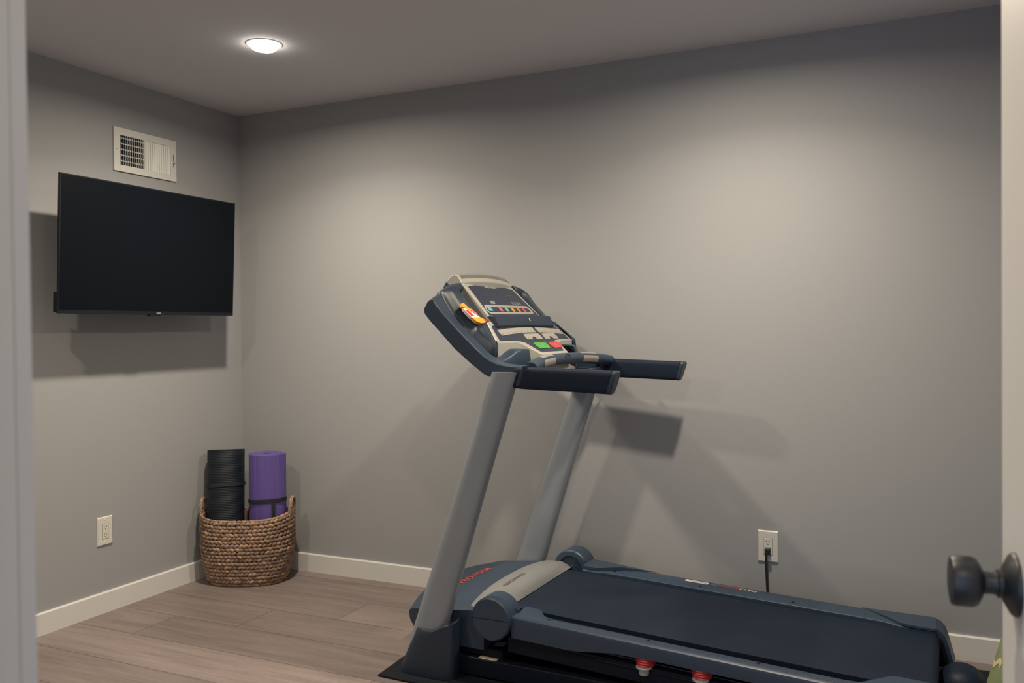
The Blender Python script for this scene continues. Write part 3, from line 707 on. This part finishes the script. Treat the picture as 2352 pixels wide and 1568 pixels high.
# rear foot
rings = []
for k in range(15):
    t = -1 + 2 * k / 14; f = max(0.02, (1 - abs(t) ** 3.5)) ** 0.5
    rings.append([T(1.362 + 0.072 * f * math.cos(2 * PI * i / 32), -0.425 + t * 0.085, 0.0085 + 0.069 + 0.069 * f * math.sin(2 * PI * i / 32)) for i in range(32)])
G().loft(rings).obj('rear_foot', 'grip', tm, smooth=60)

# ---- console
P0c = Vector((-0.066, 0, 1.178)); E1 = Vector((-0.700, 0, 0.714)); N1 = Vector((0.714, 0, 0.700)); E2 = Vector((-0.832, 0, 0.555)); N2 = Vector((0.555, 0, 0.832))
def Cp(h, s, d=0.0):
    if s >= 0: q = P0c + E1 * s + N1 * d
    else: q = P0c + E2 * s + N2 * d
    return T(q.x, V0 + h, q.z)
# bezel body: upper prism + lower waist, silver
con = G()
up_ = [(-0.324, 0.0), (-0.272, 0.092), (-0.226, 0.101), (-0.215, 0.200), (-0.202, 0.300), (0.202, 0.300), (0.215, 0.200), (0.226, 0.101), (0.272, 0.092), (0.324, 0.0)]
con.prism([Cp(h, s, -0.055) for h, s in up_], [Cp(h, s, 0.0) for h, s in up_])
lo_ = [(0.324, 0.0), (0.324, -0.008), (0.212, -0.010), (0.160, -0.024), (0.121, -0.094), (-0.121, -0.094), (-0.160, -0.024), (-0.180, -0.010), (-0.324, -0.008), (-0.324, 0.0)]
def dn_(p, z): return p - Vector((0, 0, z))
con.prism([dn_(Cp(h, s - 1e-6, 0), 0.060) for h, s in lo_], [Cp(h, s - 1e-6, 0.0) for h, s in lo_])
# hood over the top: loft across h
rings = []
hp = [(-0.2760, 1.3922), (-0.2850, 1.4080), (-0.2950, 1.4200), (-0.3080, 1.4240), (-0.3200, 1.4180), (-0.3380, 1.4000), (-0.330, 1.350), (-0.290, 1.350)]
for i in range(21):
    x = -1 + 2 * i / 20; cr = 0.010 * (1 - x * x); hw = [0.202, 0.203, 0.204, 0.204, 0.206, 0.208, 0.208, 0.205]
    rings.append([T(u + 0.018 * (1 - x * x), V0 + x * hw[k], w + cr) for k, (u, w) in enumerate(hp)])
con.loft(rings)
console = con.obj('console', 'silver', tm, bevel=0.004, seg=3)
# speaker mesh strip on the crest
def crest(x, t):
    k = t * 3; i = min(2, int(k)); f = k - i; q = [hp[j] for j in (0, 1, 2, 3)]
    u = lerp(q[i][0], q[i + 1][0], f); w = lerp(q[i][1], q[i + 1][1], f)
    return T(u + 0.018 * (1 - x * x), V0 + x * 0.200, w + 0.010 * (1 - x * x)) + Vector((0.0009, 0, 0.0012))
g = G(); nx_, ny_ = 104, 13
for j in range(ny_):
    for i in range(nx_):
        x0, x1 = -0.965 + 1.93 * i / nx_, -0.965 + 1.93 * (i + 0.62) / nx_; t0, t1 = 0.28 + 0.72 * j / ny_, 0.28 + 0.72 * (j + 0.62) / ny_
        x0 += (0.5 if j % 2 else 0) * 1.93 / nx_ * 0.9; x1 += (0.5 if j % 2 else 0) * 1.93 / nx_ * 0.9
        g.add([crest(x0, t0), crest(x1, t0), crest(x1, t1), crest(x0, t1)], [(0, 1, 2, 3)])
sg = g.obj('speaker_grille', 'meshdark', console)
# navy back shell
bs = G(); A = []; B = []
for h, s in up_: A.append(Cp(h * 0.99, s, -0.052)); 
bb = [(-0.300, 0.02), (-0.262, 0.090), (-0.22, 0.105), (-0.21, 0.200), (-0.19, 0.285), (0.19, 0.285), (0.21, 0.200), (0.22, 0.105), (0.262, 0.090), (0.300, 0.02)]
for h, s in bb: B.append(Cp(h, s, -0.095))
bs.prism(A, B)
rings = []
for x in (-1, 1):
    rings.append([T(u, V0 + x * 0.2095, w) for u, w in ((-0.3385, 1.3995), (-0.352, 1.378), (-0.357, 1.355), (-0.335, 1.300), (-0.270, 1.290), (-0.285, 1.345))])
bs.loft(rings)
bs.obj('back_shell', 'navy', console, bevel=0.004)
# overlay panels
def plate(name, pts, m, parent, d0=0.0002, d1=0.0014, **k):
    return G().prism([Cp(h, s, d0) for h, s in pts], [Cp(h, s, d1) for h, s in pts]).obj(name, m, parent, **k)
arc_top = [(-0.178 + 0.356 * i / 12, 0.281 + 0.014 * (1 - (2 * i / 12 - 1) ** 2)) for i in range(13)]
dp_ = plate('display_panel', [(-0.226, 0.092), (-0.219, 0.108), (-0.204, 0.150)] + arc_top + [(0.204, 0.150), (0.219, 0.108), (0.226, 0.092)], 'panel', console)
text('lettering', 'PRO-FORM', 0.0120, Cp(-0.050, 0.2775, 0.0014), (0, 1, 0), E1, 'txt', dp_, sx=1.55)
for h, s_ in ((-0.112, '- -  - -'), (-0.030, '- -'), (0.026, '- -'), (0.080, '- -  - -')):
    text('lettering', s_, 0.012, Cp(h, 0.2385, 0.0014), (0, 1, 0), E1, 'txtdim', dp_, bold=0.0004)
q = poly_round([(-0.114, 0.206), (-0.074, 0.206), (-0.084, 0.189), (-0.120, 0.189)], 0.004)
plate('status_window', q, 'txtdim', dp_, 0.0012, 0.0019)
for k in range(4):
    h = 0.066 + k * 0.021; plate('indicator', [(h - 0.004, 0.190), (h + 0.005, 0.190), (h + 0.003, 0.204), (h - 0.006, 0.204)], 'txtdim', dp_, 0.0012, 0.0019)
# quick-programme strip
q = poly_round([(-0.186, 0.182), (0.166, 0.184), (0.186, 0.162), (0.176, 0.140), (-0.200, 0.134), (-0.204, 0.155)], 0.010)
qs = plate('programme_strip', q, 'keygrey', console, 0.0012, 0.0022)
q = poly_round([(-0.182, 0.170), (0.150, 0.172), (0.168, 0.160), (0.160, 0.148), (-0.190, 0.143), (-0.194, 0.158)], 0.006)
plate('key_window', q, 'panel', qs, 0.0020, 0.0027)
text('lettering', '--- ----- --------', 0.0085, Cp(-0.10, 0.1735, 0.0023), (0, 1, 0), E1, 'txtred', qs, sx=1.0)
for k, (h, m_, wd, tx) in enumerate(((-0.182, 'blue', 0.028, '--'), (-0.094, 'pink', 0.020, '-'), (-0.044, 'mint', 0.020, '-'), (0.006, 'amber', 0.020, '-'), (0.056, 'orange', 0.020, '-'), (0.104, 'red', 0.020, '-'))):
    kk = plate('programme_key', poly_round([(h, 0.1685), (h + wd, 0.1685), (h + wd - 0.004, 0.148), (h - 0.004, 0.148)], 0.003), m_, qs, 0.0024, 0.0038)
    text('lettering', tx, 0.0105, Cp(h + 0.005, 0.1535, 0.0038), (0, 1, 0), E1, 'txt', kk)
    text('lettering', '---', 0.008, Cp(h + wd + 0.004, 0.155, 0.0030), (0, 1, 0), E1, 'txtdim', kk)
# reading rack
g = G()
cs = [(0.062, 0.002), (0.064, 0.010), (0.100, 0.024), (0.106, 0.023), (0.118, 0.006), (0.118, 0.001), (0.062, 0.0005)]
rings = []
for h, sc in ((-0.241, 0.7), (-0.238, 1.0), (-0.12, 1.0), (0.0, 1.0), (0.12, 1.0), (0.238, 1.0), (0.241, 0.7)):
    bow = 0.006 * (1 - (h / 0.241) ** 2); rings.append([Cp(h, s + bow * (1 if s < 0.07 else 0.2), d * sc + 0.0005) for s, d in cs])
rk = g.loft(rings).obj('reading_rack', 'navyd', console, smooth=35)
fd = (Cp(0, 0.100, 0.024) - Cp(0, 0.064, 0.010)).normalized()
text('lettering', 'R', 0.016, Cp(0.028, 0.082, 0.0185), (0, 1, 0), fd, 'txt', rk, bold=0.0005)
text('lettering', '--   +  --', 0.010, Cp(0.048, 0.083, 0.0185), (0, 1, 0), fd, 'txtdim', rk)
# control panel (below the rack), follows the bend
cp = G()
u1 = [(-0.296, 0.0), (-0.278, 0.066), (0.278, 0.066), (0.296, 0.0)]; u1 = [(-0.300, 0.0), (-0.296, 0.014), (-0.272, 0.066), (-0.262, 0.074), (0.262, 0.074), (0.272, 0.066), (0.296, 0.014), (0.300, 0.0)]
cp.prism([Cp(h, s, 0.0002) for h, s in u1], [Cp(h, s, 0.0014) for h, s in u1])
l1 = [(0.218, -1e-6), (0.150, -0.008), (0.128, -0.016), (0.102, -0.080), (-0.102, -0.080), (-0.128, -0.016), (-0.150, -0.008), (-0.218, -1e-6)]
cp.prism([Cp(h, s, 0.0002) for h, s in l1], [Cp(h, s, 0.0014) for h, s in l1])
cpo = cp.obj('control_panel', 'panel', console)
def arcstrip(h0, h1, name):
    n = 14; top = []; bot = []
    for i in range(n + 1):
        h = lerp(h0, h1, i / n); s = 0.0635 - 0.18 * (h - 0.015) ** 2; top.append((h, s)); bot.append((h + 0.004 * (1 - 2 * i / n), s - 0.0275))
    return plate(name, poly_round(top + bot[::-1], 0.004, 2), 'keygrey', cpo, 0.0010, 0.0026)
s1 = arcstrip(-0.258, 0.046, 'incline_keys'); s2 = arcstrip(0.064, 0.284, 'speed_keys')
for (h0, h1, n, o, lab) in ((-0.240, 0.030, 11, s1, 'INCLINE'), (0.078, 0.268, 10, s2, 'SPEED')):
    for i in range(n):
        h = lerp(h0, h1, i / (n - 1)); s = 0.0635 - 0.18 * (h - 0.015) ** 2
        text('lettering', str(i + (0 if lab == 'INCLINE' else 1)), 0.0105, Cp(h - 0.003, s - 0.0245, 0.0026), (0, 1, 0), E1, 'txtdark', o)
def arrowkey(h0, h1, lab):
    pts = [(h0, 0.029), (h1, 0.031), (h1 + 0.006, 0.018), (h1 + 0.002, 0.0005), (lerp(h0, h1, .62), 0.0005), (lerp(h0, h1, .58), 0.014), (lerp(h0, h1, .40), 0.013), (lerp(h0, h1, .34), 0.0005), (h0 - 0.006, 0.0005), (h0 - 0.004, 0.016)]
    k = plate('adjust_key', poly_round(pts, 0.004, 2), 'keygrey', cpo, 0.0010, 0.0026)
    text('lettering', 'v', 0.011, Cp(lerp(h0, h1, .10), 0.006, 0.0026), (0, 1, 0), E1, 'txtdark', k)
    text('lettering', 'A', 0.008, Cp(lerp(h0, h1, .72), 0.008, 0.0026), (0, 1, 0), E1, 'txtdark', k)
arrowkey(-0.080, 0.050, 'a'); arrowkey(0.080, 0.196, 'b')
for h0, h1, m_, tx, nm in ((-0.082, 0.024, 'green', 'START', 'start_key'), (0.046, 0.140, 'red', 'STOP', 'stop_key')):
    pts = [(h0 + 0.004, -0.023), (h1, -0.022), (h1 + 0.004, -0.035), (h1 - 0.014, -0.061), (h0, -0.062), (h0 - 0.004, -0.045)]
    k = plate(nm, poly_round(pts, 0.010, 3), m_, cpo, 0.0010, 0.0034); k['label'] = 'green start key' if m_ == 'green' else 'red stop key'
    text('lettering', tx, 0.0085, Cp((h0 + h1) / 2 - 0.011, -0.0455, 0.0034), (0, 1, 0), E2, 'txt', k, sx=0.8)

# side arms: outer beam and dished tray
lowe = [(-0.316, 1.292), (-0.313, 1.275), (-0.290, 1.249), (-0.259, 1.219), (-0.19, 1.151), (-0.132, 1.105), (-0.100, 1.0825), (-0.076, 1.066), (-0.038, 1.050), (0.010, 1.036), (0.056, 1.026)]
uppe = [(0.082, 1.0945), (0.04, 1.0950), (0.0, 1.099), (-0.025, 1.104), (-0.047, 1.112), (-0.075, 1.128), (-0.103, 1.151), (-0.15, 1.193), (-0.189, 1.229), (-0.235, 1.274), (-0.263, 1.303), (-0.272, 1.316), (-0.275, 1.326), (-0.285, 1.328), (-0.300, 1.318)]
def arm(s):
    out = lowe + uppe; vo, vi = vside(0.400, s), vside(0.342, s)
    A = [T(u, vo, w) for u, w in out]; B = [T(u, vi, w + 0.002 + (0.020 * sstep(0.225, 0.275, -u) if i >= len(lowe) else 0.0)) for i, (u, w) in enumerate(out)]
    o = G().prism(A, B).obj('side_arm', 'navy', tm, bevel=0.009, seg=4)
    # tray: ruled between the arm ridge and the console edge
    ridge = [(-0.294, 1.348), (-0.278, 1.352), (-0.263, 1.325), (-0.235, 1.281), (-0.189, 1.232), (-0.15, 1.196), (-0.103, 1.154), (-0.080, 1.135)]
    n = 40; m = 30; V = []; 
    L = [0]
    for a, b in zip(ridge, ridge[1:]): L.append(L[-1] + math.hypot(b[0] - a[0], b[1] - a[1]))
    ru = [(l / L[-1], r[0]) for l, r in zip(L, ridge)]; rw = [(l / L[-1], r[1]) for l, r in zip(L, ridge)]
    edge = [(0.0, 0.202), (0.215, 0.228), (0.44, 0.258), (0.52, 0.272), (0.85, 0.324), (1.0, 0.324)]
    for i in range(n + 1):
        t = i / n
        a3 = T(interp(ru, t), vside(0.346, s), interp(rw, t) - 0.001)
        sc = lerp(0.302, -0.004, sstep(0, 1, t) * 0.25 + t * 0.75); hh = interp([(0.0, 0.324), (0.092, 0.272), (0.102, 0.228), (0.200, 0.216), (0.30, 0.203)], max(0, sc))
        b3 = Cp(s * (hh + 0.002), max(sc, 0), -0.004)
        lip = sstep(0.0, 0.13, t)
        for j in range(m + 1):
            a = j / m
            d = 0.008 * sstep(0.0, 0.04, a) * (1 - sstep(0.06, 0.12, a)) - 0.014 * sstep(0.08, 0.34, a) * (1 - sstep(0.60, 1.0, a))
            slot = sstep(0.60, 0.72, a) * sstep(0.08, 0.20, t) * (1 - sstep(0.50, 0.66, t))
            p = a3.lerp(b3, a); nn = Vector((0.714, 0, 0.70))
            if t < 0.14: p = p + Vector((-0.004, 0, 0.010)) * math.sin(PI * a) * (1 - t / 0.14)
            V.append(p - nn * (d * lip + 0.060 * slot))
    for dd_ in (0.004, 0.040):
        V += [p + Vector((dd_ * 0.10 + 0.002, 0, -dd_)) for p in V[n * (m + 1):(n + 1) * (m + 1)]]
    F = [(i * (m + 1) + j, i * (m + 1) + j + 1, (i + 1) * (m + 1) + j + 1, (i + 1) * (m + 1) + j) for i in range(n + 2) for j in range(m)]
    tr = mk('tray', V, F, 'navyd', o, smooth=50)
    sd = tr.modifiers.new('thick', 'SOLIDIFY'); sd.thickness = 0.012; sd.offset = -1 if s < 0 else 1
    # lower pocket between tray and grip bar
    n, m = 30, 24; V = []; lv = []
    rid = [(-0.103, 1.152), (-0.075, 1.129), (-0.047, 1.113), (-0.025, 1.105), (0.0, 1.100), (0.08, 1.096)]
    for i in range(n + 1):
        for j in range(m + 1):
            a = j / m; h = lerp(0.346, 0.200, a); lipu = lerp(-0.044, -0.004, a)          # front lip of the pocket
            if i <= 14: u = lerp(-0.096, lipu, i / 14); drop = 0.0
            elif i <= 22: q = (i - 14) / 8; u = lipu + 0.010 * math.sin(q * PI / 2); drop = 1 - math.cos(q * PI / 2)
            else: u = lerp(lipu + 0.010, 0.074, (i - 22) / 8); drop = 1.0
            shelf = lerp(interp(rid, u), 1.150 - 0.03 * (u + 0.09), sstep(0.0, 0.8, a))
            V.append(T(u, vside(h, s), lerp(shelf, 1.055, drop)))
    F = [(i * (m + 1) + j, i * (m + 1) + j + 1, (i + 1) * (m + 1) + j + 1, (i + 1) * (m + 1) + j) for i in range(n) for j in range(m)]
    pk = mk('pocket', V, F, 'navy', o, smooth=40); sd = pk.modifiers.new('thick', 'SOLIDIFY'); sd.thickness = 0.006; sd.offset = -1 if s < 0 else 1
    return o
for s in (-1, 1): arm(s)

def handrail(s):
    vc = vside(0.383, s); rings = []
    def ring(ut, ub, wt, wb, hv, sh=0.0):
        out = []
        for a, b in sup(32, 1.0, 1.0, 4.5):
            f = (b + 1) / 2; out.append(T(lerp(ub, ut, f), vc + a * hv, lerp(wb, wt, f)))
        return out
    rings = [ring(0.040, 0.016, 1.092, 1.024, 0.020), ring(0.090, 0.064, 1.0935, 1.0195, 0.0235), ring(0.2, 0.178, 1.0900, 1.0155, 0.0235), ring(0.384, 0.362, 1.0840, 1.0090, 0.0235)]
    o = G().loft(rings).obj('handrail', 'grip', tm, smooth=40)
    G().loft([ring(0.3845, 0.3625, 1.0815, 1.0115, 0.021), ring(0.3865, 0.3645, 1.0815, 1.0115, 0.021), ring(0.3866, 0.3646, 1.0845, 1.0085, 0.0240), ring(0.398, 0.376, 1.0840, 1.0080, 0.0240), ring(0.402, 0.380, 1.080, 1.0125, 0.021)]).obj('end_cap', 'navyd', o, smooth=40)
    return o
for s in (-1, 1): handrail(s)
# collar where the arm meets the handrail
for s in (-1, 1):
    pr = [(0.060, 1.028), (0.086, 1.098), (0.074, 1.100), (0.046, 1.030)]
    G().prism([T(u, vside(0.4075, s), w) for u, w in pr], [T(u, vside(0.352, s), w) for u, w in pr]).obj('arm_collar', 'navyd', tm, bevel=0.004)
# pulse grip bar
pts = []; N_ = 40
for i in range(N_ + 1):
    x = -1 + 2 * i / N_; h = x * 0.372; pts.append(T(0.046 + 0.042 * abs(x) ** 2.4, V0 + h, 1.1060 - 0.020 * abs(x) ** 2.6))
gb = G().tube(pts, 0.0215, 20).obj('pulse_bar', 'navy', tm, smooth=60)
def pad(h0, h1, a0, a1):
    g = G(); rr = []
    for i in range(9):
        h = lerp(h0, h1, i / 8); x = h / 0.372; c = T(0.046 + 0.042 * abs(x) ** 2.4, V0 + h, 1.1060 - 0.020 * abs(x) ** 2.6)
        row = [c + Vector((math.cos(lerp(a0, a1, k / 8)) * rad, 0, math.sin(lerp(a0, a1, k / 8)) * rad)) for rad in (0.0232, 0.0205) for k in (range(9) if rad > 0.022 else range(8, -1, -1))]
        rr.append(row)
    return g.loft(rr).obj('pulse_sensor', 'steel', gb, smooth=50)
for s in (-1, 1):
    h0, h1 = sorted((s * 0.132, s * 0.252))
    pad(h0, h1, math.radians(-38), math.radians(28)); pad(h0, h1, math.radians(52), math.radians(118))
g = G()
em = [T(0.0675 - 0.0, V0, 1.1085)]
o3 = []
for k in range(20):
    a = 2 * PI * k / 20; ang = math.radians(30 + 16 * math.sin(a)); c = T(0.046, V0 + 0.024 * math.cos(a) - 0.01, 1.106); o3.append(c + Vector((math.cos(ang) * 0.0225, 0, math.sin(ang) * 0.0225)))
G().tube(o3 + o3[:1], 0.0013, 6).obj('emblem', 'panel', gb)

# patterned cut-out lying in the near tray
toy = empty('soft_toy', ROOT + Matrix.Rotation(TH, 3, 'Z') @ Cp(-0.30, 0.15, -0.01)); toy.rotation_euler = (0, 0, TH)
tag(toy, 'small flat orange toy with red and white stripes in the treadmill console tray', 'toy')
off = Cp(-0.30, 0.15, -0.01)
def tz_(pts, name, m_, d0, d1):
    return G().prism([Cp(h, s, d0) - off for h, s in pts], [Cp(h, s, d1) - off for h, s in pts]).obj(name, m_, toy, bevel=0.0015)
hd = poly_round([(-0.330, 0.192), (-0.303, 0.196), (-0.298, 0.176), (-0.318, 0.168), (-0.337, 0.174)], 0.008)
tz_(hd, 'head', 'toyo', -0.017, -0.006)
tz_(poly_round([(-0.322, 0.180), (-0.300, 0.176), (-0.277, 0.160), (-0.300, 0.153), (-0.320, 0.164)], 0.005), 'arm', 'toyo', -0.018, -0.007)
bd = tz_(poly_round([(-0.337, 0.172), (-0.318, 0.168), (-0.277, 0.158), (-0.270, 0.126), (-0.300, 0.122), (-0.334, 0.124), (-0.337, 0.145)], 0.005), 'body', 'toyw', -0.019, -0.0075)
def stripe(pts): G().prism([Cp(h, s, -0.008) - off for h, s in pts], [Cp(h, s, -0.0066) - off for h, s in pts]).obj('stripe', 'toyr', bd)
stripe([(-0.335, 0.158), (-0.318, 0.160), (-0.308, 0.130), (-0.332, 0.132)]); stripe([(-0.308, 0.158), (-0.300, 0.159), (-0.276, 0.136), (-0.277, 0.130)]); stripe([(-0.290, 0.160), (-0.283, 0.159), (-0.274, 0.148), (-0.274, 0.141)])
tz_(poly_round([(-0.335, 0.124), (-0.302, 0.121), (-0.270, 0.126), (-0.254, 0.110), (-0.264, 0.098), (-0.302, 0.094), (-0.328, 0.102)], 0.008), 'legs', 'toyo', -0.018, -0.006)
tz_(poly_round([(-0.270, 0.108), (-0.254, 0.110), (-0.256, 0.100), (-0.268, 0.099)], 0.003), 'foot', 'toyr', -0.010, -0.005)

# green rolled mat leaning behind the door
gm = empty('foam_roller', (3.47, -0.33, 0)); tag(gm, 'green foam roll leaning behind the open door, at the right edge', 'foam roller')
axg = Vector((0.30, 0.10, 1)).normalized(); cg = Vector((0.0, 0, 0.016))
G().lathe([(0, 0.0), (0.050, 0.0), (0.056, 0.005), (0.0565, 0.42), (0.051, 0.425), (0.0, 0.425)], cg, axg, 40).obj('foam_body', 'greenmat', gm, smooth=40)
g = G(); rgs = []
side = axg.cross(Vector((0, 1, 0))).normalized()
va2 = Vector((-0.9, -0.42, 0)); va2 = (va2 - axg * va2.dot(axg)).normalized(); vb2 = axg.cross(va2)
for a in [k * 0.1 - 0.35 for k in range(8)]:
    d_ = va2 * math.cos(a) + vb2 * math.sin(a)
    rgs.append([cg + axg * z + d_ * r for z, r in ((0.085 + 0.012 * math.sin(9 * a), 0.0560), (0.085 + 0.012 * math.sin(9 * a), 0.0575), (0.105 + 0.012 * math.sin(9 * a), 0.0575), (0.105 + 0.012 * math.sin(9 * a), 0.0560))])
g.loft(rgs).obj('printed_mark', 'tag', gm)
